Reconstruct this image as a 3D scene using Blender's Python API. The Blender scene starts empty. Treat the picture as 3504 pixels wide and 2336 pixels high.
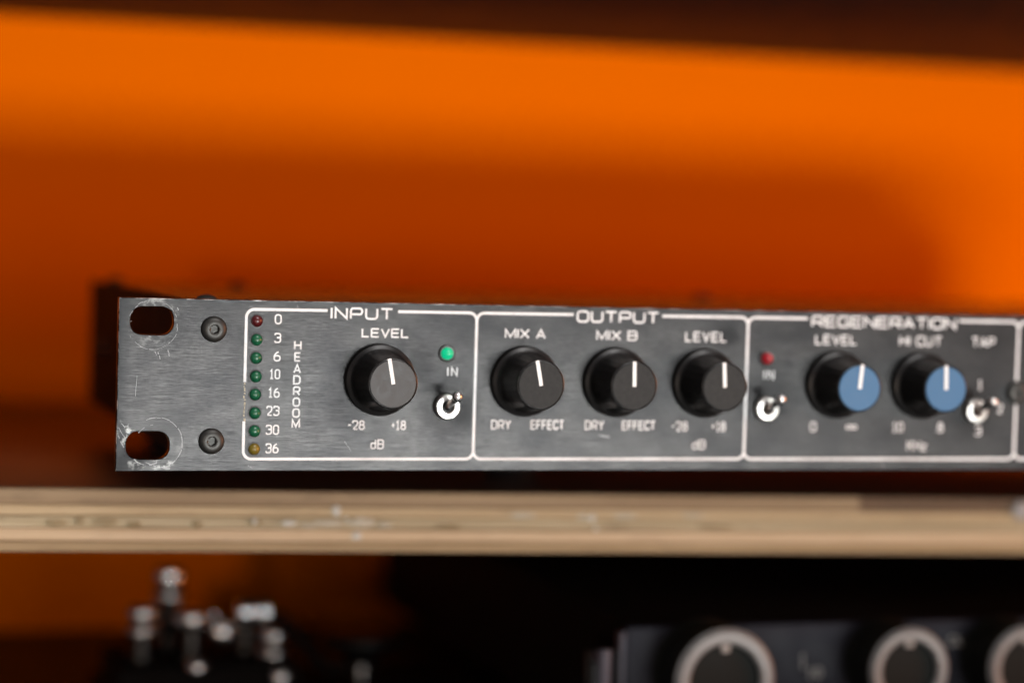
import bpy, bmesh, math, random
from mathutils import Vector, Matrix
random.seed(7)
S = bpy.context.scene
C = S.collection
MM = 0.001

def V(x, y, d):
    """millimetres: x right, y down from the top edge of the rack panel, d behind its face -> metres"""
    return Vector((x * MM, d * MM, -y * MM))

# ------------------------------------------------------------------ camera
cam_data = bpy.data.cameras.new('camera')
cam = bpy.data.objects.new('camera', cam_data)
C.objects.link(cam)
cam_data.sensor_width = 22.5
cam_data.sensor_fit = 'HORIZONTAL'
cam_data.lens = 50.0
cam_data.clip_start = 0.01
cam_data.clip_end = 50
right = Vector((0.95549532, -0.29357027, 0.02907219))
down = Vector((0.01512195, -0.04967812, -0.9986508))
fwd = Vector((0.29461843, 0.95464579, -0.04302785))
loc = V(-73.62279221, -16.31166094, -572.68420875)
cam.matrix_world = Matrix(((right.x, -down.x, -fwd.x, loc.x), (right.y, -down.y, -fwd.y, loc.y),
                           (right.z, -down.z, -fwd.z, loc.z), (0, 0, 0, 1)))
cam_data.dof.use_dof = True
cam_data.dof.focus_distance = 0.574
cam_data.dof.aperture_fstop = 2.9
S.camera = cam

# ------------------------------------------------------------------ light
world = bpy.data.worlds.new('World')
S.world = world
world.use_nodes = True
world.node_tree.nodes['Background'].inputs[0].default_value = (1.0, 0.80, 0.86, 1)
world.node_tree.nodes['Background'].inputs[1].default_value = 0.16

def area(name, pos, target, sx, sy, watts, col, spread=180):
    L = bpy.data.lights.new(name, 'AREA')
    L.shape = 'RECTANGLE'; L.size = sx; L.size_y = sy; L.energy = watts; L.color = col
    L.spread = math.radians(spread)
    o = bpy.data.objects.new(name, L)
    C.objects.link(o)
    o.location = pos
    o.rotation_euler = (target - pos).to_track_quat('-Z', 'Y').to_euler()
    return o
area('low_lamp', V(680, 397, -2500), V(225, -10, 391), 0.80, 0.19, 2.55, (1.0, 1.0, 0.97), 42)
area('soft_fill', V(420, 300, -2300), V(250, 0, 100), 0.8, 0.75, 13, (0.95, 0.98, 1.0))  # added soft fill, no real window; grades the shadow on the wall
area('orange_fill', V(2300, -150, -900), V(300, -20, 391), 0.8, 0.5, 29, (1.0, 0.33, 0.10))  # added orange fill without a real source; reddens the shaded wall
area('glint_fill', V(-900, 60, -2200), V(100, 110, 200), 0.15, 0.15, 6, (1.0, 0.76, 0.58))  # added fill, no such lamp there; gives the telegraph key its highlights
area('ceiling_lamp', V(400, -1500, -1000), V(200, 60, 0), 0.7, 0.7, 18, (1.0, 0.97, 0.95))
S.view_settings.view_transform = 'Standard'
S.view_settings.look = 'None'
S.view_settings.exposure = 0
S.view_settings.gamma = 1
S.cycles.use_denoising = True
S.cycles.max_bounces = 8

# ------------------------------------------------------------------ materials
class NT:
    def __init__(s, m):
        m.use_nodes = True
        s.t = m.node_tree; s.n = s.t.nodes; s.b = s.n['Principled BSDF']
    def link(s, a, b): s.t.links.new(a, b)
    def new(s, typ, **kw):
        n = s.n.new(typ)
        for k, v in kw.items():
            setattr(n, k, v)
        return n
    def val(s, sock, v):
        if hasattr(v, 'is_output'): s.link(v, sock)
        else: sock.default_value = v
    def math(s, op, a, b=0.0, c=0.0, clamp=False):
        n = s.new('ShaderNodeMath', operation=op, use_clamp=clamp)
        s.val(n.inputs[0], a); s.val(n.inputs[1], b); s.val(n.inputs[2], c)
        return n.outputs[0]
    def coord(s): return s.new('ShaderNodeTexCoord').outputs['Object']
    def mapped(s, scale, offset=(0, 0, 0)):
        m = s.new('ShaderNodeMapping')
        s.link(s.coord(), m.inputs[0]); m.inputs['Scale'].default_value = scale; m.inputs['Location'].default_value = offset
        return m.outputs[0]
    def noise(s, vec, scale, detail=3, rough=0.55):
        n = s.new('ShaderNodeTexNoise')
        s.link(vec, n.inputs['Vector']); n.inputs['Scale'].default_value = scale
        n.inputs['Detail'].default_value = detail; n.inputs['Roughness'].default_value = rough
        return n.outputs['Fac']
    def ramp(s, fac, stops):
        r = s.new('ShaderNodeValToRGB')
        s.link(fac, r.inputs[0])
        e = r.color_ramp.elements
        while len(e) < len(stops): e.new(0.5)
        for el, (p, c) in zip(e, stops):
            el.position = p; el.color = (c, c, c, 1) if isinstance(c, (int, float)) else (*c, 1)
        return r.outputs[0]
    def mix(s, fac, a, b, mode='MIX'):
        n = s.new('ShaderNodeMix', data_type='RGBA', blend_type=mode)
        s.val(n.inputs[0], fac)
        for sock, v in ((n.inputs[6], a), (n.inputs[7], b)):
            if hasattr(v, 'is_output'): s.link(v, sock)
            else: sock.default_value = (*v, 1)
        return n.outputs[2]
    def bump(s, h, strength, dist):
        n = s.new('ShaderNodeBump')
        s.link(h, n.inputs['Height']); n.inputs['Strength'].default_value = strength; n.inputs['Distance'].default_value = dist
        s.link(n.outputs[0], s.b.inputs['Normal'])
    def sep(s):
        n = s.new('ShaderNodeSeparateXYZ'); s.link(s.coord(), n.inputs[0]); return n.outputs

def plain(name, col, rough=0.5, metal=0.0, vary=0.0, scale=400, coat=0.0, spec=0.5, bump=0.0):
    m = bpy.data.materials.new(name); t = NT(m)
    t.b.inputs['Base Color'].default_value = (*col, 1)
    t.b.inputs['Roughness'].default_value = rough
    t.b.inputs['Metallic'].default_value = metal
    t.b.inputs['Coat Weight'].default_value = coat
    t.b.inputs['Specular IOR Level'].default_value = spec
    if vary or bump:
        f = t.noise(t.coord(), scale)
    if vary:
        t.link(t.mix(f, [c * (1 - vary) for c in col], [min(1, c * (1 + vary)) for c in col]), t.b.inputs['Base Color'])
        t.link(t.math('MULTIPLY_ADD', f, 0.3, rough - 0.15), t.b.inputs['Roughness'])
    if bump: t.bump(f, 0.5, bump)
    return m

def panel_material():
    m = bpy.data.materials.new('brushed_black_anodised_metal'); t = NT(m)
    x, y, z = t.sep()
    xm = t.math('MULTIPLY', x, 1000); ym = t.math('MULTIPLY', z, -1000)
    streak = t.noise(t.mapped((130, 1, 4200)), 1.0, 4, 0.7)
    streak2 = t.noise(t.mapped((500, 1, 5200), (3, 0, 7)), 1.0, 2, 0.6)
    cloud = t.noise(t.mapped((60, 1, 90)), 1.0, 4, 0.6)
    blot = t.noise(t.mapped((130, 1, 170), (9, 0, 2)), 1.0, 3, 0.6)
    g = t.ramp(streak, [(0.30, (0.0125, 0.0125, 0.0125)), (0.50, (0.0240, 0.0239, 0.0239)), (0.68, (0.048, 0.0478, 0.0478))])
    g = t.mix(0.45, g, t.ramp(streak2, [(0.34, (0.011, 0.011, 0.011)), (0.66, (0.044, 0.044, 0.044))]))
    g = t.mix(t.ramp(cloud, [(0.38, 0.0), (0.66, 0.6)]), g, (0.0105, 0.011, 0.012))
    g = t.mix(t.ramp(blot, [(0.62, 0.0), (0.74, 0.45)]), g, (0.007, 0.0072, 0.0075))
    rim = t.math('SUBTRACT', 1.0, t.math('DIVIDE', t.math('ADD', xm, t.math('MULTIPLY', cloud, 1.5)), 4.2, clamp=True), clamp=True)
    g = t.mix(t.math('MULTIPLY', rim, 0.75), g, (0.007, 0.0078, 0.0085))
    # worn and dirty places round the knobs and switches
    def spot(cx, cy, r, soft):
        dx = t.math('SUBTRACT', xm, cx); dy = t.math('SUBTRACT', ym, cy)
        dd = t.math('SQRT', t.math('ADD', t.math('MULTIPLY', dx, dx), t.math('MULTIPLY', dy, dy)))
        dd = t.math('ADD', dd, t.math('MULTIPLY', t.math('SUBTRACT', blot, 0.5), 9.0))
        return t.math('SUBTRACT', 1.0, t.math('DIVIDE', t.math('SUBTRACT', dd, r), soft, clamp=True), clamp=True)
    for cx, cy, r, s, k in ((86, 27, 5, 5, .55), (78, 16, 3, 5, .5), (91, 28, 2, 4, .5), (59, 26, 3, 5, .35), (176, 25, 4, 6, .45), (240, 27, 4, 6, .4),
                            (4, 37.5, 2.5, 3, .5), (3.5, 41.5, 2.5, 3, .75), (164, 8, 1.5, 3, .5)):
        g = t.mix(t.math('MULTIPLY', spot(cx, cy, r, s), k), g, (0.006, 0.0062, 0.0065))
    # bare scuffed metal round the two rack slots and on the chipped corner
    chipn = t.noise(t.mapped((420, 1, 520), (1, 0, 4)), 1.0, 5, 0.7)
    fine = t.ramp(chipn, [(0.50, 0.0), (0.60, 1.0)])
    for cx, cy, r, s, k in ((8.5, 2.0, 2.0, 1.5, .7), (13.2, 3.6, 1.0, 1.5, .6), (8.4, 11.4, 1.2, 2.5, .30), (2.0, 33.5, 1.2, 1.8, .8), (3.2, 36.5, .8, 1.5, .7),
                            (10.5, 41.6, 1.6, 1.6, .8), (12.6, 42.4, 1.0, 1.4, .95), (6.5, 41.7, 1.4, 1.2, .7), (14.5, 37, .6, 2.0, .35)):
        g = t.mix(t.math('MULTIPLY', t.math('MULTIPLY', spot(cx, cy, r, s), fine), k), g, (0.11, 0.11, 0.106))
    # bare metal along the cut edges
    e1 = t.math('LESS_THAN', ym, 0.22); e2 = t.math('GREATER_THAN', ym, 43.46); e3 = t.math('LESS_THAN', xm, 0.2)
    edge = t.math('MULTIPLY', t.math('MAXIMUM', t.math('MAXIMUM', e1, e2), e3), t.ramp(t.noise(t.mapped((160, 60, 160)), 1.0, 4, 0.7), [(0.48, 0.0), (0.62, 0.9)]))
    g = t.mix(edge, g, (0.35, 0.34, 0.33))
    t.link(g, t.b.inputs['Base Color'])
    t.b.inputs['Metallic'].default_value = 0.95
    t.b.inputs['Anisotropic'].default_value = 0.6
    tv = t.new('ShaderNodeCombineXYZ'); tv.inputs[0].default_value = 1.0
    t.link(tv.outputs[0], t.b.inputs['Tangent'])
    t.b.inputs['Specular IOR Level'].default_value = 0.2
    t.link(t.ramp(streak, [(0.25, 0.37), (0.8, 0.27)]), t.b.inputs['Roughness'])
    t.bump(streak, 0.35, 0.00006)
    return m

def print_material():
    m = bpy.data.materials.new('white_screen_print'); t = NT(m)
    nick = t.noise(t.mapped((1100, 1100, 1100)), 1.0, 4, 0.7)
    thin = t.noise(t.mapped((240, 240, 420)), 1.0, 3, 0.6)
    col = t.mix(t.ramp(thin, [(0.45, 0.0), (0.75, 0.5)]), (0.79, 0.795, 0.79), (0.50, 0.50, 0.50))
    col = t.mix(t.ramp(nick, [(0.62, 0.0), (0.70, 0.75)]), col, (0.16, 0.16, 0.165))
    t.link(col, t.b.inputs['Base Color'])
    t.b.inputs['Roughness'].default_value = 0.55
    return m

def ply_material(name, c0, c1, c2, seed, dirt=0.3):
    m = bpy.data.materials.new(name); t = NT(m)
    f = t.noise(t.mapped((14, 60, 700), (seed, seed, seed)), 1.0, 5, 0.65)
    g = t.noise(t.mapped((45, 60, 160), (seed * 2, 1, 3)), 1.0, 4, 0.6)
    col = t.ramp(f, [(0.3, c0), (0.52, c1), (0.72, c2)])
    col = t.mix(t.ramp(g, [(0.55, 0.0), (0.72, dirt)]), col, [c * 0.55 for c in c0])
    t.link(col, t.b.inputs['Base Color'])
    t.b.inputs['Roughness'].default_value = 0.7
    t.bump(f, 0.6, 0.0004)
    return m

def wall_material():
    m = bpy.data.materials.new('orange_painted_board'); t = NT(m)
    f = t.noise(t.mapped((9, 9, 9)), 1.0, 4, 0.5)
    t.link(t.mix(f, (0.90, 0.158, 0.0), (0.94, 0.176, 0.0)), t.b.inputs['Base Color'])
    t.b.inputs['Roughness'].default_value = 0.55
    t.b.inputs['Specular IOR Level'].default_value = 0.0
    t.bump(t.noise(t.mapped((300, 300, 300)), 1.0, 3), 0.2, 0.0003)
    return m

def shelf_face_material():
    m = bpy.data.materials.new('dark_stained_plywood'); t = NT(m)
    f = t.noise(t.mapped((12, 260, 260)), 1.0, 5, 0.6)
    t.link(t.ramp(f, [(0.3, (0.032, 0.013, 0.007)), (0.7, (0.066, 0.028, 0.015))]), t.b.inputs['Base Color'])
    t.link(t.ramp(f, [(0.3, 0.30), (0.7, 0.42)]), t.b.inputs['Roughness'])
    return m

M = {
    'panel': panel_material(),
    'print': print_material(),
    'chassis': plain('dark_brown_enamelled_steel', (0.010, 0.008, 0.006), 0.26, vary=0.25, scale=120),
    'sideplate': plain('matt_black_side_plate', (0.008, 0.006, 0.005), 0.75, spec=0.12, vary=0.25, scale=120),
    'knob': plain('black_knob_plastic', (0.008, 0.008, 0.008), 0.36, spec=0.4, vary=0.25, scale=500),
    'cap': plain('charcoal_cap_disc', (0.031, 0.032, 0.0315), 0.62, spec=0.15, vary=0.55, scale=1100, bump=0.0001),
    'wcap': plain('scuffed_charcoal_cap_disc', (0.052, 0.052, 0.051), 0.5, spec=0.35, vary=0.6, scale=700, bump=0.0001),
    'blue': plain('blue_cap_disc', (0.022, 0.110, 0.235), 0.5, vary=0.05, scale=900),
    'pointer': plain('white_pointer_plastic', (0.80, 0.81, 0.79), 0.5, vary=0.04, scale=900),
    'screw': plain('blackened_screw_steel', (0.045, 0.045, 0.042), 0.45, 0.6, vary=0.25, scale=700),
    'nickel': plain('bright_nickel', (0.66, 0.655, 0.62), 0.34, 1.0, vary=0.04, scale=900),
    'chrome': plain('polished_chrome', (0.95, 0.94, 0.93), 0.24, 1.0),
    'leverchrome': plain('darkened_lever_chrome', (0.34, 0.34, 0.35), 0.16, 1.0),  # toggle lever chrome, its dark reflection put into the colour
    'tipchrome': plain('bright_tip_chrome', (0.80, 0.80, 0.78), 0.32, 1.0),  # lighter chrome, so the lever tip carries its highlight
    'gunmetal': plain('dark_gunmetal', (0.10, 0.095, 0.09), 0.3, 1.0),
    'brass': plain('dull_brass', (0.42, 0.27, 0.13), 0.35, 1.0, vary=0.2, scale=300),
    'rubber': plain('black_rubber', (0.012, 0.011, 0.012), 0.7, spec=0.2, vary=0.2, scale=500),
    'black': plain('black_lacquer', (0.006, 0.006, 0.006), 0.38, spec=0.3, vary=0.2, scale=200),
    'dialblack': plain('satin_black_dial', (0.012, 0.014, 0.013), 0.6, spec=0.15, vary=0.2, scale=300),
    'rim': plain('satin_aluminium_rim', (0.27, 0.272, 0.27), 0.5, 0.5, vary=0.08, scale=300),
    'faceplate': plain('blue_black_enamel', (0.011, 0.0115, 0.022), 0.5, spec=0.25, vary=0.15, scale=150),
    'greyprint': plain('faded_grey_print', (0.42, 0.41, 0.39), 0.6, vary=0.1, scale=600),
    'handle': plain('grey_violet_paint_rim_light', (0.115, 0.11, 0.14), 0.45, vary=0.15, scale=200),  # on the panel rim this lighter tone stands for caught light
    'wall': wall_material(),
    'shelf': shelf_face_material(),
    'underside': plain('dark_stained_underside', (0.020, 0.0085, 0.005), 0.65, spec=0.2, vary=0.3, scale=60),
    'desk': plain('black_laminate', (0.012, 0.011, 0.010), 0.5, spec=0.3, vary=0.2, scale=60),
    'scuff': plain('bare_aluminium_scuff', (0.15, 0.15, 0.15), 0.5, 0.8, vary=0.15, scale=1500),
    'tan': plain('grime_in_worn_print', (0.42, 0.37, 0.26), 0.7, vary=0.35, scale=1500),
    'bezel': plain('black_lamp_bezel', (0.015, 0.015, 0.015), 0.4),
    'whitepaint': plain('dried_white_paint', (0.50, 0.48, 0.43), 0.6, vary=0.08, scale=400),
    'stain': plain('brown_stain', (0.25, 0.185, 0.095), 0.7, vary=0.3, scale=300),
    'smear': plain('pale_filler_smear', (0.42, 0.37, 0.285), 0.7, vary=0.15, scale=300),
    'palecap': plain('pale_plastic_cap', (0.30, 0.27, 0.26), 0.45, vary=0.05, scale=400),
}
def led_material(name, col, glow=0.0, gcol=None):
    m = plain(name, col, 0.34, coat=0.25, vary=0.08, scale=700)
    b = m.node_tree.nodes['Principled BSDF']
    b.inputs['Subsurface Weight'].default_value = 0.25
    b.inputs['Subsurface Radius'].default_value = (0.002, 0.002, 0.002)
    b.inputs['Subsurface Scale'].default_value = 0.3
    if glow:
        b.inputs['Emission Color'].default_value = (*gcol, 1)
        b.inputs['Emission Strength'].default_value = glow
    return m
M['led_red'] = led_material('unlit_dark_red_lens', (0.075, 0.006, 0.008))
M['led_green'] = led_material('unlit_green_lens', (0.006, 0.098, 0.042))
M['led_yellow'] = led_material('unlit_yellow_lens', (0.155, 0.112, 0.010))
M['led_lit'] = led_material('lit_green_lens', (0.008, 0.17, 0.08), 0.95, (0.0, 0.50, 0.23))
M['led_red2'] = led_material('bright_red_lens', (0.24, 0.008, 0.016), 0.12, (0.7, 0.0, 0.01))
PLY = [
    ply_material('brown_veneer_edge', (0.197, 0.120, 0.062), (0.256, 0.171, 0.092), (0.325, 0.226, 0.130), 1, 0.5),
    ply_material('pale_veneer_edge', (0.325, 0.226, 0.118), (0.423, 0.308, 0.174), (0.522, 0.404, 0.259), 5, 0.4),
    ply_material('olive_veneer_edge', (0.256, 0.193, 0.103), (0.365, 0.289, 0.174), (0.493, 0.414, 0.282), 9, 0.7),
    ply_material('pinkish_veneer_edge', (0.380, 0.265, 0.149), (0.483, 0.352, 0.216), (0.571, 0.438, 0.297), 13, 0.25),
    ply_material('tan_veneer_edge', (0.217, 0.142, 0.069), (0.306, 0.214, 0.111), (0.384, 0.274, 0.152), 17, 0.4),
    ply_material('dark_brown_veneer_edge', (0.069, 0.037, 0.015), (0.109, 0.059, 0.027), (0.148, 0.085, 0.039), 23, 0.3),
]

# ------------------------------------------------------------------ objects
WORLD = {}
def put(o, pos, parent):
    """pos in world millimetres"""
    C.objects.link(o)
    w = V(*pos)
    WORLD[o.name] = w
    if parent is not None:
        o.parent = parent
        o.location = w - WORLD[parent.name]
    else:
        o.location = w
    return o
def thing(name, label, cat, pos, group=None):
    o = bpy.data.objects.new(name, None)
    o.empty_display_size = 0.02
    put(o, pos, None)
    o['label'] = label; o['category'] = cat
    if group: o['group'] = group
    return o
def smooth(me, ang=35):
    for p in me.polygons: p.use_smooth = True
    me.set_sharp_from_angle(angle=math.radians(ang))
def mesh_of(bm, name, mat, flat=False, ang=35):
    bmesh.ops.recalc_face_normals(bm, faces=bm.faces)
    me = bpy.data.meshes.new(name)
    bm.to_mesh(me); bm.free()
    if mat: me.materials.append(mat)
    if not flat: smooth(me, ang)
    return me
def part(name, me, pos, parent, label=None):
    o = bpy.data.objects.new(name, me)
    put(o, pos, parent)
    if label: o['label'] = label
    return o

def add_box(bm, x0, x1, y0, y1, d0, d1, bevel=0.0, seg=2):
    vs = [bm.verts.new(V(x, y, d)) for x in (x0, x1) for y in (y0, y1) for d in (d0, d1)]
    fs = [(0, 1, 3, 2), (4, 6, 7, 5), (0, 4, 5, 1), (2, 3, 7, 6), (0, 2, 6, 4), (1, 5, 7, 3)]
    faces = [bm.faces.new([vs[i] for i in f]) for f in fs]
    if bevel:
        es = {e for f in faces for e in f.edges}
        bmesh.ops.bevel(bm, geom=list(es), offset=bevel * MM, segments=seg, affect='EDGES', profile=0.5)
def box_part(name, x0, x1, y0, y1, d0, d1, mat, parent, bevel=0.4, label=None, seg=2):
    bm = bmesh.new()
    cx, cy, cd = (x0 + x1) / 2, (y0 + y1) / 2, (d0 + d1) / 2
    add_box(bm, x0 - cx, x1 - cx, y0 - cy, y1 - cy, d0 - cd, d1 - cd, bevel, seg)
    return part(name, mesh_of(bm, name, mat), (cx, cy, cd), parent, label)

def add_lathe(bm, prof, n=48, axis='d', close=True):
    """prof = [(r, t)]; t runs along the axis: d (into the shelf), y (down) or x"""
    rings = []
    for r, t in prof:
        if r < 1e-6:
            c = {'d': V(0, 0, t), 'y': V(0, t, 0), 'x': V(t, 0, 0)}[axis]
            rings.append([bm.verts.new(c)]); continue
        ring = []
        for i in range(n):
            a = 2 * math.pi * i / n; u, w = r * math.cos(a), r * math.sin(a)
            ring.append(bm.verts.new({'d': V(u, w, t), 'y': V(u, t, w), 'x': V(t, u, w)}[axis]))
        rings.append(ring)
    for A, B in zip(rings, rings[1:]):
        if len(A) == 1 and len(B) == 1: continue
        for i in range(n):
            j = (i + 1) % n
            if len(A) == 1: bm.faces.new((A[0], B[i], B[j]))
            elif len(B) == 1: bm.faces.new((A[i], A[j], B[0]))
            else: bm.faces.new((A[i], A[j], B[j], B[i]))
    if close:
        for R in (rings[0], rings[-1]):
            if len(R) > 1: bm.faces.new(R)
def lathe_mesh(name, prof, mat, n=48, axis='d', ang=35, close=True):
    bm = bmesh.new(); add_lathe(bm, prof, n, axis, close)
    return mesh_of(bm, name, mat, ang=ang)
def add_rod(bm, a, b, r0, r1, n=16, ball=False):
    """a, b in local millimetres (x, y, d)"""
    pa, pb = V(*a), V(*b)
    ax = (pb - pa).normalized()
    up = Vector((0, 0, 1)) if abs(ax.z) < 0.9 else Vector((1, 0, 0))
    u = ax.cross(up).normalized(); w = ax.cross(u)
    stations = [(pa, r0), (pb, r1)]
    if ball:
        stations = [(pa, r0), (pb - ax * r1 * MM * 1.2, r1 * 0.72)]
        for k in range(1, 8):
            t = math.pi * (0.22 + 0.78 * k / 8)
            stations.append((pb - ax * r1 * MM * math.cos(t) * -1 - ax * 0, max(1e-4, r1 * math.sin(t))))
    rings = [[bm.verts.new(p + (u * math.cos(2 * math.pi * i / n) + w * math.sin(2 * math.pi * i / n)) * r * MM) for i in range(n)] for p, r in stations]
    for A, B in zip(rings, rings[1:]):
        for i in range(n):
            j = (i + 1) % n
            bm.faces.new((A[i], A[j], B[j], B[i]))
    bm.faces.new(rings[0]); bm.faces.new(rings[-1])

# ------------------------------------------------------------------ stroke lettering
def rounded(pts, r, closed):
    if r <= 0: return pts
    out = []
    n = len(pts)
    for i, p in enumerate(pts):
        if (not closed and i in (0, n - 1)) or len(p) > 2:
            out.append(p[:2]); continue
        a, b = pts[i - 1], pts[(i + 1) % n]
        va = (a[0] - p[0], a[1] - p[1]); vb = (b[0] - p[0], b[1] - p[1])
        la = math.hypot(*va); lb = math.hypot(*vb)
        k = min(r, la * 0.49, lb * 0.49)
        p0 = (p[0] + va[0] / la * k, p[1] + va[1] / la * k); p1 = (p[0] + vb[0] / lb * k, p[1] + vb[1] / lb * k)
        for q in range(7):
            t = q / 6
            out.append(((1 - t) ** 2 * p0[0] + 2 * t * (1 - t) * p[0] + t * t * p1[0], (1 - t) ** 2 * p0[1] + 2 * t * (1 - t) * p[1] + t * t * p1[1]))
    return out
def stroke(bm, pts, w, lift, closed=False):
    """flat ribbon of width w (mm) along pts (x, y down), lifted towards the camera by lift mm"""
    n = len(pts); L = []; R = []
    for i in range(n):
        p = pts[i]
        prev = pts[i - 1] if (closed or i > 0) else None
        nxt = pts[(i + 1) % n] if (closed or i < n - 1) else None
        def nrm(a, b):
            l = math.hypot(b[0] - a[0], b[1] - a[1]) or 1e-9
            return (-(b[1] - a[1]) / l, (b[0] - a[0]) / l)
        if prev is None: m = nrm(p, nxt); k = 1
        elif nxt is None: m = nrm(prev, p); k = 1
        else:
            n1, n2 = nrm(prev, p), nrm(p, nxt)
            m = (n1[0] + n2[0], n1[1] + n2[1]); l = math.hypot(*m)
            if l < 1e-6: m, k = n1, 1
            else:
                m = (m[0] / l, m[1] / l); k = min(2.2, 1 / max(0.25, m[0] * n1[0] + m[1] * n1[1]))
        L.append(bm.verts.new(V(p[0] + m[0] * k * w / 2, p[1] + m[1] * k * w / 2, -lift)))
        R.append(bm.verts.new(V(p[0] - m[0] * k * w / 2, p[1] - m[1] * k * w / 2, -lift)))
    for i in range(n if closed else n - 1):
        j = (i + 1) % n
        bm.faces.new((L[i], L[j], R[j], R[i]))

RD = 0.34
G = {   # advance width, list of (points, rounding, closed); box 0..1, y up
    'I': (0.0, [([(0, 0), (0, 1)], 0, 0)]),
    'N': (1, [([(0, 0), (0, 1), (1, 0), (1, 1)], 0, 0)]),
    'P': (1, [([(0, 0), (0, 1), (1, 1), (1, .42), (.02, .42)], .26, 0)]),
    'U': (1, [([(0, 1), (0, 0), (1, 0), (1, 1)], RD, 0)]),
    'T': (1, [([(0, 1), (1, 1)], 0, 0), ([(.5, .98), (.5, 0)], 0, 0)]),
    'O': (1, [([(0, 0), (0, 1), (1, 1), (1, 0)], RD, 1)]),
    'R': (1, [([(0, 0), (0, 1), (1, 1), (1, .42), (.02, .42)], .26, 0), ([(.55, .40), (1, 0)], 0, 0)]),
    'E': (.95, [([(1, 1), (0, 1), (0, 0), (1, 0)], .05, 0), ([(.02, .5), (.92, .5)], 0, 0)]),
    'F': (.9, [([(1, 1), (0, 1), (0, 0)], 0, 0), ([(.02, .5), (.9, .5)], 0, 0)]),
    'G': (1, [([(1, .74), (1, 1), (0, 1), (0, 0), (1, 0), (1, .46), (.55, .46)], .28, 0)]),
    'A': (1, [([(0, 0), (.5, 1), (1, 0)], 0, 0), ([(.2, .3), (.8, .3)], 0, 0)]),
    'L': (.85, [([(0, 1), (0, 0), (1, 0)], 0, 0)]),
    'V': (1, [([(0, 1), (.5, 0), (1, 1)], 0, 0)]),
    'M': (1.15, [([(0, 0), (0, 1), (.5, .1), (1, 1), (1, 0)], 0, 0)]),
    'X': (1, [([(0, 0), (1, 1)], 0, 0), ([(0, 1), (1, 0)], 0, 0)]),
    'B': (1, [([(0, 0, 0), (0, 1, 0), (1, 1), (1, 0)], .26, 1), ([(.02, .52), (.98, .52)], 0, 0)]),
    'H': (1, [([(0, 0), (0, 1)], 0, 0), ([(1, 0), (1, 1)], 0, 0), ([(.02, .5), (.98, .5)], 0, 0)]),
    'C': (1, [([(1, .74), (1, 1), (0, 1), (0, 0), (1, 0), (1, .26)], RD, 0)]),
    'D': (1, [([(0, 0, 0), (0, 1, 0), (1, 1), (1, 0)], .40, 1)]),
    'Y': (1, [([(0, 1), (.5, .46), (1, 1)], 0, 0), ([(.5, .48), (.5, 0)], 0, 0)]),
    'K': (1, [([(0, 0), (0, 1)], 0, 0), ([(1, 1), (.04, .42)], 0, 0), ([(.38, .60), (1, 0)], 0, 0)]),
    'z': (.8, [([(0, .64), (1, .64), (0, 0), (1, 0)], 0, 0)]),
    'd': (.85, [([(0, 0), (0, .64), (1, .64), (1, 0)], .32, 1), ([(1, 0), (1, 1)], 0, 0)]),
    '0': (.72, [([(0, 0), (0, 1), (1, 1), (1, 0)], .48, 1)]),
    '1': (.5, [([(.1, .78), (.55, 1), (.55, 0)], 0, 0), ([(.1, 0), (1, 0)], 0, 0)]),
    '2': (.72, [([(0, .74), (0, 1), (1, 1), (1, .55), (0, 0), (1, 0)], .40, 0)]),
    '3': (.72, [([(0, .80), (0, 1), (1, 1), (1, .53), (.35, .53)], .34, 0), ([(.4, .55), (1, .55), (1, 0), (0, 0), (0, .2)], .36, 0)]),
    '6': (.72, [([(0, 0), (0, .58), (1, .58), (1, 0)], .36, 1), ([(0, .3), (0, .55), (.25, .85), (.72, 1)], .3, 0)]),
    '8': (.72, [([(0, 0), (0, .52), (1, .52), (1, 0)], .34, 1), ([(.08, .54), (.08, 1), (.92, 1), (.92, .54)], .32, 1)]),
    '-': (.42, [([(0, .5), (1, .5)], 0, 0)]),
    '+': (.46, [([(0, .5), (1, .5)], 0, 0), ([(.5, .74), (.5, .26)], 0, 0)]),
    '.': (.12, [([(.2, 0.0), (.8, 0.0)], 0, 0)]),
    '~': (1.3, [([(0, .2), (0, .75), (.5, .75), (.5, .2)], .3, 1), ([(.5, .2), (.5, .75), (1, .75), (1, .2)], .3, 1)]),
    ' ': (.30, []),
}
LIFT = 0.03
def word(text, x0, x1, yt, yb, w, parent, gap=0.42, slope=0.0, mat='print', d=0.0, name='lettering'):
    """text fitted between x0..x1 and yt..yb (outer edges, mm)"""
    adv = [G[c][0] for c in text]
    H = yb - yt - w
    gapmm = gap * H
    total = sum(adv); fixed = gapmm * (len(text) - 1)
    k = max(0.05, (x1 - x0 - w - fixed)) / max(total, 1e-6) if total > 0 else 1
    bm = bmesh.new(); x = x0 + w / 2; n = 0
    cx, cy = (x0 + x1) / 2, (yt + yb) / 2
    for c, a in zip(text, adv):
        W = a * k
        for pts, r, closed in G[c][1]:
            P = [(x + q[0] * W, yb - w / 2 - q[1] * H, *q[2:]) for q in pts]
            P = rounded(P, r * H, closed)
            P = [(px - cx, py + slope * (px - cx) - cy) for px, py in P]
            stroke(bm, P, w, LIFT + 0.004 * n, closed); n += 1
        x += W + gapmm
    me = mesh_of(bm, name, M[mat], flat=True)
    return part(name, me, (cx, cy, d), parent)
def line_part(name, strokes, w, parent, mat='print', lift=LIFT, d=0.0, label=None):
    bm = bmesh.new()
    for i, (pts, closed) in enumerate(strokes):
        stroke(bm, pts, w if not isinstance(w, list) else w[i], lift + 0.004 * i, closed)
    return part(name, mesh_of(bm, name, M[mat], flat=True), (0, 0, d), parent, label)

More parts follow.
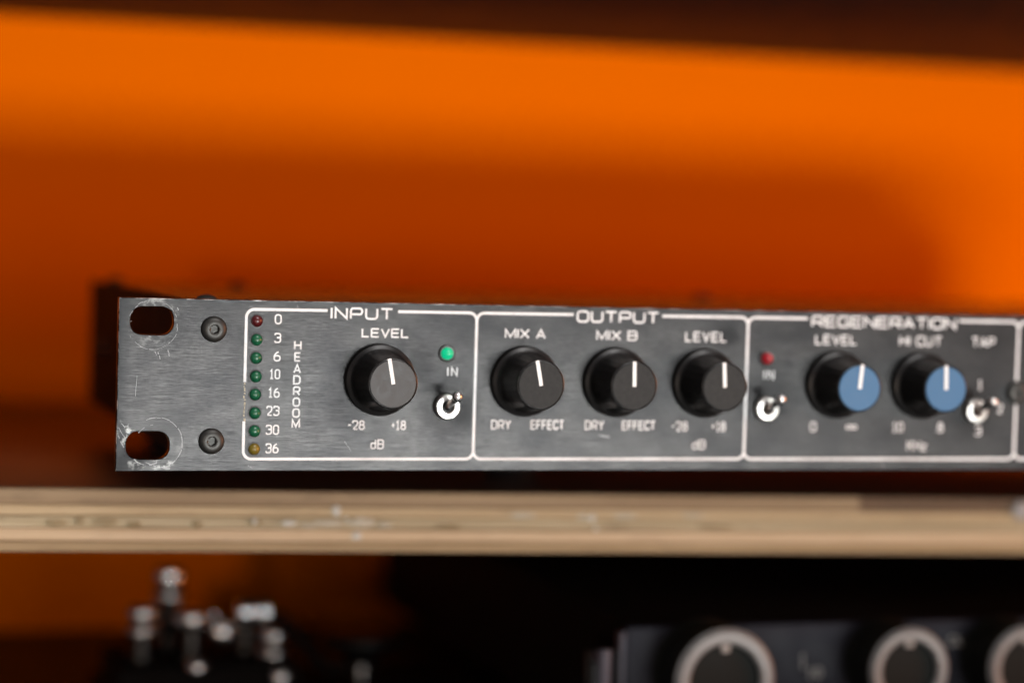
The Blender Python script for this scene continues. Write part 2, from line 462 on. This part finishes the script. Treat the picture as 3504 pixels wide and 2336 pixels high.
# ------------------------------------------------------------------ the setting
WALL_D = 391
o = bpy.data.objects.new('back_wall', None)
bm = bmesh.new(); add_box(bm, -700, 1300, -330, 420, WALL_D, WALL_D + 12, 0)
o = part('back_wall', mesh_of(bm, 'back_wall', M['wall']), (0, 0, 0), None)
o['kind'] = 'structure'

def shelf_board(name, label, y0, y1, mats, seed, cat='shelf'):
    t = thing(name, label, cat, (250, y1, 228))
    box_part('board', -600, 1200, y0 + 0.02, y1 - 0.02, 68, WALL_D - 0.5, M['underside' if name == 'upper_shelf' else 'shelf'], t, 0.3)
    return t
sh = shelf_board('plywood_shelf', 'plywood shelf with a raw layered edge and dark top under the black rack unit', 57.5, 75.2, PLY, 1)
sh.rotation_euler = (0, 0.0144, 0)      # the shelf slopes a little, lower to the right
sh.location.z -= 0.0015
rnd = random.Random(5)
def veneer(x0, x1, ya, yb, mat, d0, label=None):
    """one ply of the edge, its face a little uneven along its length"""
    bm = bmesh.new(); n = 60
    rows = []
    for i in range(n + 1):
        x = x0 + (x1 - x0) * i / n
        j = rnd.uniform(-0.12, 0.12)
        ja, jb = rnd.uniform(-0.10, 0.10), rnd.uniform(-0.10, 0.10)
        rows.append([bm.verts.new(V(x, y, d)) for y, d in ((ya + .02, 68.0), (ya + .02 + ja * .3, d0 + j + 0.5), (ya + 0.3, d0 + j), (yb - 0.35, d0 + j + jb), (yb - .02, d0 + j + 0.5), (yb - .02, 68.0))])
    for A, B in zip(rows, rows[1:]):
        for i in range(5): bm.faces.new((A[i], A[i + 1], B[i + 1], B[i]))
    bm.faces.new(rows[0]); bm.faces.new(rows[-1])
    return part('veneer_layer', mesh_of(bm, 'veneer_layer', mat, ang=50), (0, 0, 0), sh, label)
ys = [57.5, 61.9, 65.0, 68.4, 72.1, 75.2]
veneer(-600, 237, ys[0], ys[1], PLY[0], 65.2, 'brown top ply of the shelf edge')
veneer(237.3, 1200, ys[0], ys[1], PLY[5], 65.5, 'darker brown length of the top ply')
veneer(-600, 1200, ys[1], ys[2], PLY[1], 65.0, 'pale ply below the brown top one')
veneer(-600, 1200, ys[2], ys[3], PLY[2], 65.3, 'dirty olive middle ply')
veneer(-600, 1200, ys[3], ys[4], PLY[3], 64.9, 'pinkish pale ply')
veneer(-600, 1200, ys[4], ys[5], PLY[4], 65.2, 'tan bottom ply of the shelf edge')
def splat(x, y, rx, ry, name='paint_spot', mat='whitepaint', d=64.55):
    bm = bmesh.new(); n = 22
    ring = []
    for i in range(n):
        a = 2 * math.pi * i / n; k = 1 + rnd.uniform(-0.22, 0.22)
        ring.append(bm.verts.new(V(rx * k * math.cos(a), ry * k * math.sin(a), 0.30)))
    inner = [bm.verts.new(v.co * 0.6 + Vector((0, -0.0003, 0))) for v in ring]
    for i in range(n):
        j = (i + 1) % n; bm.faces.new((ring[i], ring[j], inner[j], inner[i]))
    bm.faces.new(inner)
    part(name, mesh_of(bm, name, M[mat]), (x, y, d), sh)
for x, y, rx, ry in ((71.5, 63.0, 1.3, 1.5), (77.9, 70.2, 1.4, 1.2), (74.5, 65.2, .7, .5), (47.8, 66.2, .7, 1.0), (149.5, 64.5, 1.0, 1.2), (151, 67.8, .8, .7),
                     (58, 66.7, 2.2, .8)):
    splat(x, y, rx, ry)
for x, y, rx, ry in ((70, 66.6, 4.5, 1.1), (79, 66.2, 4.0, 1.3), (64, 67.2, 3.0, .8), (86, 67, 2.4, .8), (128, 63.8, 4.5, .9), (147, 64.2, 2.6, .9), (160, 63.9, 4.2, .8), (182, 63.6, 3.5, .7)):
    splat(x, y, rx, ry, 'pale_smear', 'smear', 64.7)
for x, y, rx, ry in ((-8, 66.8, 3.0, .9), (-1.5, 66.3, 1.2, 1.0), (6, 66.6, 3.4, 1.0), (13.5, 67.2, 2.2, .8), (31.3, 67.0, 1.6, .9), (48, 66.6, 2.4, .7), (105, 67.3, 4, .6), (190, 67.2, 6, .6)):
    splat(x, y, rx, ry, 'dark_fleck', 'stain', 64.75)
me = lathe_mesh('screw_cover', [(3.2, 0.6), (3.1, -0.4), (2.2, -1.2), (0, -1.5)], M['palecap'], 28)
part('screw_cover', me, (293.2, 61.2, 64.9), sh)

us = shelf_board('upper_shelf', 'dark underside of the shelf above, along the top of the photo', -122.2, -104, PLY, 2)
ls = thing('desk_blocker', 'dark desk top under the telegraph key and the silver-knobbed unit, extended out of view to block the low lamp', 'desk', (250, 181, 0))
box_part('board', -600, 1200, 151, 181, -398, WALL_D - 0.5, M['desk'], ls, 1.0)  # unseen front reach added to keep the low lamp off the lower wall
box_part('edge_strip', -600, 1200, -122.2, -104.2, 65.2, 67.99, PLY[3], us, 0.2)
box_part('edge_strip', -600, 1200, 151.2, 180.8, -402, -398.02, M['desk'], ls, 0.4)

# ------------------------------------------------------------------ the rack unit
unit = thing('rack_effects_unit', 'black rack effects unit with a brushed panel of knobs and switches on the plywood shelf', 'rack unit', (241, 57.5, 115))
PW, PH, PT = 482.6, 43.66, 3.0
cu = bpy.data.curves.new('panel_outline', 'CURVE')
cu.dimensions = '2D'; cu.fill_mode = 'BOTH'; cu.extrude = (PT / 2 - 0.2) * MM; cu.bevel_depth = 0.2 * MM; cu.bevel_resolution = 1
def spl(pts):
    s = cu.splines.new('POLY'); s.points.add(len(pts) - 1)
    for p, (x, y) in zip(s.points, pts): p.co = (x * MM, -y * MM, 0, 1)
    s.use_cyclic_u = True
i_ = 0.2
spl([(i_, i_), (PW - i_, i_), (PW - i_, PH - i_), (i_, PH - i_)])
SLOTS = [(8.35, 5.75), (7.95, 37.1), (PW - 8.3, 5.75), (PW - 8.0, 37.1)]
for sx, sy in SLOTS:
    pts = []
    w, h = 10.9, 7.05
    r = h / 2 + 0.2; c = w / 2 - h / 2
    wob = random.Random(int(sx * 10))
    for k in range(32):
        a = 2 * math.pi * k / 32
        rr = r * (1 + wob.uniform(-0.012, 0.012))
        # ends slightly squared off, as the stamped slots are
        ca, sa = math.cos(a), math.sin(a)
        q = (abs(ca) ** 2.4 + abs(sa) ** 2.4) ** (-1 / 2.4)
        pts.append((sx + (c if ca >= 0 else -c) + rr * q * ca, sy + rr * q * sa))
    spl(pts)
co = bpy.data.objects.new('panel_outline', cu)
C.objects.link(co)
dg = bpy.context.evaluated_depsgraph_get()
pm = bpy.data.meshes.new_from_object(co.evaluated_get(dg))
bpy.data.objects.remove(co); bpy.data.curves.remove(cu)
for v in pm.vertices:
    x, y, z = v.co
    v.co = (x, PT / 2 * MM - z, y)
pm.name = 'front_panel'
bm = bmesh.new(); bm.from_mesh(pm)
bmesh.ops.recalc_face_normals(bm, faces=bm.faces); bm.to_mesh(pm); bm.free()
pm.materials.clear(); pm.materials.append(M['panel'])
smooth(pm, 25)
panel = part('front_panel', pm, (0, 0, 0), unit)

# chassis behind it, with its screws and feet
box_part('side_plate', 19.9, 20.58, 0.7, 42.6, PT, 231.3, M['sideplate'], unit, 0.1)
ch = box_part('chassis', 20.6, 462, 1.3, 42.3, PT, 231, M['chassis'], unit, 0.6)
def dome(r, h, mat, axis='d', sgn=-1, n=28):
    prof = [(r, 0)] + [(r * math.cos(a), sgn * h * math.sin(a)) for a in [k * math.pi / 2 / 6 for k in range(7)]]
    prof[-1] = (0, sgn * h)
    return lathe_mesh('screw', prof, mat, n, axis)
top_screw = dome(3.2, 2.1, M['screw'], 'y')
for x, d in ((19.6 + 5, 16), (27.0, 222), (64, 190), (225, 170), (330, 120), (455, 200)):
    part('chassis_screw', top_screw, (x, 1.3, d), ch)
side_screw = dome(3.0, 1.6, M['screw'], 'x')
part('chassis_screw', side_screw, (19.9, 22, 190), ch)
for x, d, h in ((140, 118, 15.1), (45, 205, 13.7), (420, 118, 19.2), (440, 205, 19.5)):
    foot = lathe_mesh('foot', [(9.5, 0), (9.5, h / 2), (8.0, h)], M['rubber'], 28, 'y')
    part('foot', foot, (x, 42.35, d), unit)

# socket screws in the front panel
def socket_screw():
    bm = bmesh.new()
    prof = [(3.3, 0.0), (3.3, -0.25)]
    for k in range(1, 6):
        a = k * math.pi / 2 / 7
        prof.append((1.55 + 1.75 * math.cos(a), -0.25 - 1.5 * math.sin(a)))
    prof += [(1.5, -1.72), (1.15, -1.62)]
    n = 36
    rings = []
    for r, t in prof:
        rings.append([bm.verts.new(V(r * math.cos(2 * math.pi * i / n), r * math.sin(2 * math.pi * i / n), t)) for i in range(n)])
    def hexr(a): 
        b = (a + math.pi / 6) % (math.pi / 3) - math.pi / 6
        return 1.0 / math.cos(b)
    for t in (-1.5, -0.5):
        rings.append([bm.verts.new(V(hexr(2 * math.pi * i / n) * math.cos(2 * math.pi * i / n), hexr(2 * math.pi * i / n) * math.sin(2 * math.pi * i / n), t)) for i in range(n)])
    for A, B in zip(rings, rings[1:]):
        for i in range(n):
            j = (i + 1) % n; bm.faces.new((A[i], A[j], B[j], B[i]))
    bm.faces.new(rings[-1])
    return mesh_of(bm, 'panel_screw', M['screw'], ang=30)
sm = socket_screw()
for x, y in ((24.0, 7.6), (24.0, 36.0), (252.9, 21.75), (458.5, 7.6), (458.5, 36.0)):
    part('panel_screw', sm, (x, y, -0.02), panel)

# printed frames
def yl(x): return 2.32 - 0.0030 * (x - 43)
XF = [32.25, 93.3, 170.2, 252.95, 330.0]
GAPS = [(53.3, 72.0), (120.0, 145.2), (187.8, 234.2), (290.0, 290.4)]
YB, CR, LW = 40.55, 2.1, 0.72
def arc(cx, cy, r, a0, a1, n=8):
    return [(cx + r * math.cos(math.radians(a0 + (a1 - a0) * k / n)), cy + r * math.sin(math.radians(a0 + (a1 - a0) * k / n))) for k in range(n + 1)]
for i in range(4):
    xa, xb = XF[i], XF[i + 1]; g0, g1 = GAPS[i]
    la = arc(xa + CR, yl(xa) + CR, CR, 270, 180)
    lb = arc(xa + CR, YB - CR, CR, 180, 90)
    ra = arc(xb - CR, YB - CR, CR, 90, 0)
    rb = arc(xb - CR, yl(xb) + CR, CR, 0, -90)
    top_l = [(g0, yl(g0))] + la
    bottom = lb + ra
    if i == 0:
        strokes = [(top_l + [(xa, 20.9)], 0), ([(xa, 30.9)] + bottom + rb + [(g1, yl(g1))], 0)]
    else:
        strokes = [(top_l + bottom + rb + [(g1, yl(g1))], 0)]
    line_part('printed_frame', strokes, LW, panel, lift=LIFT + 0.012 * i)
wr = random.Random(3)
st = []; ws = []
y = 21.1
while y < 30.7:
    l = wr.uniform(0.3, 0.9); x = 32.25 + wr.uniform(-0.2, 0.15)
    st.append(([(x, y), (x + wr.uniform(-.1, .1), y + l)], 0)); ws.append(wr.uniform(0.2, 0.5)); y += l + wr.uniform(0.05, 0.5)
line_part('worn_print', st, ws, panel, 'tan', LIFT, label='chipped brownish stretch of the printed frame')

# words and figures
W1, W2, W3 = 0.52, 0.40, 0.36
word('INPUT', 54.1, 70.7, 1.35, 4.5, W1, panel, 0.40)
word('OUTPUT', 120.9, 144.3, 0.95, 4.15, W1, panel, 0.36)
word('REGENERATION', 189.0, 233.2, 1.0, 4.2, W1, panel, 0.33)
word('LEVEL', 62.4, 75.0, 6.6, 9.05, W2, panel, 0.36)
word('MIX A', 101.1, 112.4, 6.1, 8.7, W2, panel, 0.34)
word('MIX B', 126.6, 138.2, 6.1, 8.8, W2, panel, 0.34)
word('LEVEL', 152.0, 164.1, 6.05, 8.8, W2, panel, 0.36)
word('LEVEL', 190.3, 202.8, 6.25, 9.0, W2, panel, 0.36)
word('HI CUT', 215.9, 229.0, 6.2, 9.0, W2, panel, 0.34)
word('TAP', 238.3, 245.6, 6.2, 9.0, W2, panel, 0.26)
for txt, x0, x1, yt in (('0', 39.55, 41.4, 3.45), ('3', 39.6, 41.35, 8.25), ('6', 39.5, 41.35, 12.95), ('10', 38.55, 41.35, 17.5), ('16', 38.3, 41.35, 22.25), ('23', 37.95, 41.4, 26.9), ('30', 37.95, 41.4, 31.75), ('36', 38.0, 41.4, 36.5)):
    word(txt, x0, x1, yt, yt + 2.6, W3, panel, 0.26)
for c, yt in zip('HEADROOM', (10.12, 13.10, 16.15, 19.0, 21.85, 24.70, 27.5, 30.2)):
    wd = {'E': 1.75, 'M': 2.25, 'R': 1.95}.get(c, 2.0)
    word(c, 45.72 - wd / 2, 45.72 + wd / 2, yt, yt + 2.42, W2, panel)
word('IN', 85.6, 88.5, 16.4, 18.9, W2, panel, 0.5)
word('IN', 175.3, 178.4, 16.2, 18.85, W2, panel, 0.5)
word('-28', 59.3, 63.9, 30.5, 33.0, W3, panel, 0.24)
word('+18', 70.9, 74.9, 30.5, 33.0, W3, panel, 0.24)
word('dB', 65.5, 69.1, 35.4, 38.0, W3, panel, 0.3)
word('DRY', 98.0, 103.5, 30.2, 32.75, W2, panel, 0.26)
word('EFFECT', 108.9, 118.3, 30.15, 32.75, W2, panel, 0.24)
word('DRY', 124.1, 129.6, 30.2, 32.8, W2, panel, 0.26)
word('EFFECT', 134.6, 144.2, 30.2, 32.8, W2, panel, 0.24)
word('-28', 148.8, 153.5, 30.35, 33.05, W3, panel, 0.24)
word('+18', 160.4, 164.6, 30.35, 33.05, W3, panel, 0.24)
word('dB', 154.9, 158.9, 35.3, 38.0, W3, panel, 0.3)
word('0', 189.6, 191.5, 30.2, 33.1, W3, panel)
word('~', 200.4, 203.8, 30.6, 32.7, W3, panel)
word('10', 214.6, 218.0, 30.3, 33.1, W3, panel, 0.26)
word('.8', 227.8, 230.4, 30.3, 33.1, W3, panel, 0.22)
word('KHz', 219.3, 225.4, 35.4, 38.3, W2, panel, 0.24)
word('1', 240.8, 242.1, 18.2, 21.0, W3, panel)
word('2', 246.9, 248.8, 24.9, 27.6, W3, panel)
word('3', 240.4, 242.3, 31.3, 34.0, W3, panel)

# scuffs
sr = random.Random(11)
def scuff_arc(cx, cy, r, a0, a1, w0, w1, dens=0.8):
    st = []; ws = []; a = a0
    while a < a1:
        da = sr.uniform(5, 16)
        if sr.random() < dens:
            rr = r + sr.uniform(-0.12, 0.12)
            st.append((arc(cx, cy, rr, a, min(a1, a + da), 4), 0)); ws.append(sr.uniform(w0, w1))
        a += da * sr.uniform(0.8, 1.25)
    return st, ws
def scuffs(st, ws, name='scratch'):
    o = line_part(name, st, ws, panel, 'scuff', 0.015)
    return o
st, ws = scuff_arc(8.55, 6.75, 6.25, 20, 165, .06, .17, .9)
s2, w2 = scuff_arc(8.55, 6.75, 6.2, 200, 255, .10, .35, .9); st += s2; ws += w2
s2, w2 = scuff_arc(8.55, 6.75, 6.2, 300, 375, .05, .16, .7); st += s2; ws += w2
scuffs(st, ws, 'washer_scuff')
st, ws = scuff_arc(10.1, 36.5, 6.45, 245, 330, .08, .22, .95)
s2, w2 = scuff_arc(10.1, 36.5, 6.5, 330, 420, .16, .45, .95); st += s2; ws += w2
s2, w2 = scuff_arc(9.9, 37.0, 5.2, 215, 262, .10, .30, .8); st += s2; ws += w2
s2, w2 = scuff_arc(8.2, 36.6, 5.4, 50, 140, .15, .55, .8); st += s2; ws += w2
scuffs(st, ws, 'washer_scuff')
for (xa, ya, xb, yb, w) in ((4.9, 19.6, 4.6, 24.6, .10), (10.0, 13.6, 10.6, 15.3, .22), (12.3, 12.5, 12.9, 14.5, .22), (9.2, 13.4, 9.6, 14.4, .15), (45.4, 0.35, 45.5, 1.9, .22),
                            (0.5, 32.6, 2.3, 35.4, .22), (0.4, 34.6, 1.9, 37.6, .3), (1.2, 31.6, 3.0, 33.4, .18), (11.5, 42.6, 13.6, 43.0, .5), (7.5, 41.4, 10.0, 42.4, .3),
                            (58.6, 36.0, 60.4, 38.4, .12), (14.6, 2.3, 15.0, 2.9, .35), (3.3, 5.9, 2.8, 6.1, .25), (128, 34.2, 131, 34.6, .5), (212, 41.9, 212.3, 43.2, .4), (33.5, 42.2, 34.6, 42.8, .2)):
    st = []; ws = []
    n = 4
    for k in range(n):
        if sr.random() < 0.85:
            t0, t1 = k / n, (k + 1.1) / n
            j = sr.uniform(-.08, .08)
            st.append(([(xa + (xb - xa) * t0 + j, ya + (yb - ya) * t0), (xa + (xb - xa) * t1 + j, ya + (yb - ya) * t1)], 0)); ws.append(w * sr.uniform(.5, 1.1))
    if st: scuffs(st, ws)

# indicator lamps
def led_dome(mat, r=1.5, h=1.5):
    prof = [(r * 1.0, 0.0), (r, -0.15)] + [(r * math.cos(a), -0.15 - h * 0.85 * math.sin(a)) for a in [k * math.pi / 2 / 7 for k in range(1, 8)]]
    prof[-1] = (0, -0.15 - h * 0.85)
    return lathe_mesh('indicator_lamp', prof, mat, 28)
lm = {'r': led_dome(M['led_red']), 'g': led_dome(M['led_green']), 'y': led_dome(M['led_yellow'])}
collar = lathe_mesh('lamp_collar', [(1.85, 0), (1.85, -0.12), (1.52, -0.16), (1.52, 0)], M['bezel'], 28)
for k, y in zip('rggggggy', (5.35, 10.11, 14.79, 19.45, 24.1, 28.78, 33.42, 38.06)):
    o = part('indicator_lamp', lm[k], (35.0 + sr.uniform(-.09, .09), y + sr.uniform(-.06, .06), -0.02 + sr.uniform(0, .15)), unit, {'r': 'dark red lamp at 0', 'y': 'dull yellow lamp at 36'}.get(k))
    part('lamp_collar', collar, (35.0, y, -0.01), o)
def lamp_in(x, y, mat, label):
    o = part('indicator_lamp', led_dome(mat, 1.62, 2.2), (x, y, -0.4), unit, label)
    part('lamp_collar', lathe_mesh('lamp_collar', [(2.35, 0.4), (2.3, -0.35), (2.05, -0.55), (1.66, -0.5), (1.66, 0.3)], M['bezel'], 32), (x, y, -0.02), o)
lamp_in(85.35, 12.9, M['led_lit'], 'lit green lamp over IN')
lamp_in(175.9, 13.0, M['led_red2'], 'red lamp over IN')

# toggle switches
nut = lathe_mesh('toggle_switch', [(3.55, 0), (3.5, -1.5), (3.35, -1.9), (2.95, -2.25), (1.9, -2.3), (1.6, -2.0), (1.5, -0.6), (0, -0.6)], M['nickel'], 48)
def lever_mesh():
    bm = bmesh.new()
    add_rod(bm, (0, 0.2, -0.4), (0, -3.3, -10.4), 0.95, 1.38, 20, True)
    return mesh_of(bm, 'lever', M['leverchrome'], ang=50)
lev = lever_mesh()
tip = lathe_mesh('lever_tip', [(0, -1.42)] + [(1.42 * math.sin(k * math.pi / 10), -1.42 * math.cos(k * math.pi / 10)) for k in range(1, 8)], M['tipchrome'], 24, 'd', 60)
hole = lathe_mesh('bushing', [(1.48, -0.7), (1.48, -0.9), (0, -0.9)], M['black'], 32)
for x, y in ((85.6, 26.75), (176.0, 26.75), (239.7, 26.95)):
    o = part('toggle_switch', nut, (x, y, -0.03), unit)
    part('lever', lev, (x, y, -0.5), o)
    part('lever_tip', tip, (x, y - 3.3, -10.6), o)
    part('bushing', hole, (x, y, -0.04), o)

# knobs
body = lathe_mesh('control_knob', [(9.25, -0.6), (9.3, -1.6), (9.1, -2.1), (8.2, -2.6), (7.75, -3.3), (7.55, -4.2), (6.65, -13.4), (6.58, -14.2), (6.4, -14.75), (6.2, -14.85), (6.1, -14.55), (0, -14.55)], M['knob'], 96, ang=28)
for v in body.vertices:        # faint moulded flutes round the side
    dd = v.co.y / MM
    if -14.0 < dd < -4.0:
        a = math.atan2(v.co.z, v.co.x); k = 1 + 0.010 * math.cos(24 * a)
        v.co.x *= k; v.co.z *= k
def cap_mesh(mat):
    return lathe_mesh('cap', [(6.08, -14.4), (6.02, -14.85), (5.9, -14.95), (0, -14.95)], mat, 56)
cap_g, cap_b, cap_w = cap_mesh(M['cap']), cap_mesh(M['blue']), cap_mesh(M['wcap'])
def pointer_mesh():
    bm = bmesh.new(); add_box(bm, -0.52, 0.52, -6.45, 0.15, -15.1, -14.6, 0.06, 1)
    return mesh_of(bm, 'pointer_line', M['pointer'])
ptr = pointer_mesh()
for x, a, cm in ((67.4, -10.5, cap_w), (106.7, -11, cap_g), (132.3, -1.2, cap_g), (157.8, -3.5, cap_g), (197.0, 5.2, cap_b), (222.9, -1.8, cap_b)):
    k = part('control_knob', body, (x, 20.0, 0), unit, 'black knob with a blue cap' if cm is cap_b else None)
    part('cap', cm, (x, 20.0, 0), k)
    q = part('pointer_line', ptr, (x, 20.0, 0), k)
    q.rotation_euler = (0, math.radians(a), 0)

# ------------------------------------------------------------------ the unit on the bottom shelf
amp = thing('lower_rack_unit', 'dark unit with silver-rimmed knobs at the bottom right under the shelf', 'rack unit', (350, 151, 160))
FD = 62
TOPY = 97.0
fp = box_part('front_panel', 160.5, 600, TOPY, 141, FD, FD + 4, M['faceplate'], amp, 1.2)
box_part('case', 166, 594, TOPY + 1, 140, FD + 4.02, 384, M['sideplate'], amp, 1.0)
for x, d in ((190, 90), (570, 90), (190, 300), (570, 300)):
    part('foot', lathe_mesh('foot', [(8, 0), (7, 10.9)], M['rubber'], 20, 'y'), (x, 140.05, d), amp)
# upright grab handle and left panel rim, its caught light put into the colour
bm = bmesh.new()
add_rod(bm, (0, -0.0, -3), (0, 34, -3), 1.9, 1.9, 16, False)
for yy in (3, 31): add_rod(bm, (0, yy, -3), (0, yy, 3), 1.9, 1.9, 16, False)
box_part('panel_rim', 158.6, 160.45, TOPY + 1.5, 140.5, FD - 1.0, FD + 3.5, M['handle'], amp, 0.7)
part('grab_handle', mesh_of(bm, 'grab_handle', M['handle']), (150.8, 102.0, FD - 6), amp)
box_part('handle_bracket', 148.6, 158.5, 104, 137, FD + 0.5, FD + 3.0, M['black'], amp, 0.4)
def amp_knob(x, y, R, H):
    b = lathe_mesh('control_knob', [(R * 1.02, -0.5), (R * 1.02, -2.5), (R * .97, -3.2), (R * .99, -H + 2), (R, -H + 0.1), (R * .70, -H + 0.1), (R * .68, -H + 0.9), (0, -H + 0.9)], M['dialblack'], 56)
    k = part('control_knob', b, (x, y, FD), amp)
    part('rim', lathe_mesh('rim', [(R * 1.0, -H + 1.2), (R * 1.015, -H), (R * .93, -H - 1.3), (R * .76, -H - 1.2), (R * .715, -H - 0.6), (R * .70, -H + 0.85)], M['rim'], 64, close=False), (x, y, FD), k)
    bm = bmesh.new(); add_box(bm, -1.3, 1.3, -R * .70, -R * .55, -H - 0.1, -H + 0.8, 0.3)
    part('pointer_line', mesh_of(bm, 'pointer_line', M['greyprint']), (x, y, FD), k)
amp_knob(184.9, 110.4, 15.6, 19)
amp_knob(244.8, 108.8, 12.9, 19)
amp_knob(284.8, 109.0, 12.9, 19)
amp_knob(335.0, 109.5, 12.9, 19)
word('MIC', 174.6, 183, 99.3, 102.0, .5, fp, 0.3, mat='greyprint', d=FD)
word('LO', 246.5, 254, 101.0, 103.8, .5, fp, 0.3, mat='greyprint', d=FD)
word('OUTPUT', 268.0, 286, 102.2, 105.2, .6, fp, 0.3, mat='greyprint', d=FD)
word('1', 217.5, 219.3, 106.6, 111.0, .7, fp, mat='greyprint', d=FD)
word('10', 220.0, 225, 110.8, 114.2, .7, fp, mat='greyprint', d=FD)

# ------------------------------------------------------------------ the telegraph key
key = thing('telegraph_key', 'out-of-focus telegraph key with chrome posts and a round black finger knob', 'telegraph key', (80, 151, 200))
KD = 200
box_part('base', 22, 146, 138, 150.95, KD - 30, KD + 30, M['sideplate'], key, 1.5)
box_part('frame_block', 24.5, 86, 127.2, 137.98, KD - 27, KD + 22, M['sideplate'], key, 2.0)
def post(x, d, ytop, r, capr, caph, yb=127.15, capmat='chrome', stem='gunmetal', ring=True):
    bm = bmesh.new()
    add_lathe(bm, [(r * 1.5, 0), (r * 1.5, -2), (r, -2.6), (r, ytop - yb + caph * .6)], 24, 'y')
    o = part('post', mesh_of(bm, 'post', M[stem]), (x, yb, d), key)
    prof = [(r, caph), (capr * .88, caph), (capr, caph * .82), (capr * 1.04, caph * .5), (capr, caph * .22), (capr * .85, 0.05), (capr * .4, -0.2), (0, -0.25)]
    part('thumb_nut', lathe_mesh('thumb_nut', prof, M[capmat], 24, 'y', 60), (x, ytop, d), o)
    if ring:
        part('collar', lathe_mesh('collar', [(r, -1.9), (r * 1.5, -1.6), (r * 1.75, 0), (r * 1.5, 1.6), (r, 1.9)], M[capmat], 24, 'y', 60), (x, ytop + caph + 3.2, d), o)
post(35.0, KD - 6, 109.4, 3.6, 5.4, 5.2)
post(46.6, KD + 12, 99.0, 3.6, 5.5, 6.6)
post(51.3, KD - 10, 110.6, 3.4, 5.4, 6.0, stem='gunmetal', ring=False)
post(79.0, KD - 12, 117.2, 3.4, 4.8, 5.0, yb=127.15)
post(72.4, KD + 4, 113.0, 3.4, 4.0, 3.0, stem='gunmetal', ring=False)
# lever on trunnions, bent down to the finger knob
bm = bmesh.new()
pts = [(43.8, 119.9), (64.6, 119.1), (76.7, 115.2), (82.8, 115.2), (88.9, 119.9), (95.8, 129.5), (101, 133.8), (118, 134.6)]
for a, b in zip(pts, pts[1:]):
    add_rod(bm, (a[0], a[1], 0), (b[0], b[1], 0), 2.0, 2.0, 12)
part('lever', mesh_of(bm, 'lever', M['sideplate']), (0, 0, KD + 2), key)
part('trunnion', lathe_mesh('trunnion', [(0, -12.2), (3.2, -11.8), (4.2, -10.6), (4.2, -6.5), (1.6, -6.2), (1.6, 10), (2.9, 10.4), (2.9, 13)], M['chrome'], 24, 'd', 60), (62.2, 118.7, KD), key)
part('knurled_screw', lathe_mesh('knurled_screw', [(0, -6.2), (3.0, -5.9), (4.1, -5.0), (4.3, -1.5), (3.9, -0.9), (3.9, 0.4), (4.3, 1.0), (4.2, 4.6), (3.2, 5.6), (0, 5.8)], M['chrome'], 24, 'x'), (72.2, 111.3, KD - 12), key)
part('spring_screw', lathe_mesh('spring_screw', [(0, -3.0), (2.4, -2.6), (3.4, -1), (3.4, 1), (2.0, 4.2)], M['chrome'], 20, 'd', 60), (50.0, 126.4, KD - 31), key)
part('spring_screw', lathe_mesh('spring_screw', [(0, -3.0), (2.8, -2.6), (3.8, -1), (3.8, 1), (2.2, 4.2)], M['chrome'], 20, 'd', 60), (78.3, 130.7, KD - 31), key)
kn = part('finger_knob', lathe_mesh('finger_knob', [(0, 1.0), (7.8, 0.5), (13.4, 0.0), (15.0, 0.8), (15.3, 2.1), (14.8, 3.3), (12, 4.3), (7.4, 6.5), (5.4, 9.0), (5.2, 10.8), (0, 11)], M['black'], 48, 'y'), (113.1, 121.6, KD), key)
part('knob_stem', lathe_mesh('knob_stem', [(2.9, 11), (2.9, 13.8), (2.3, 14.2), (2.3, 16.2)], M['chrome'], 24, 'y'), (113.1, 121.6, KD), kn)
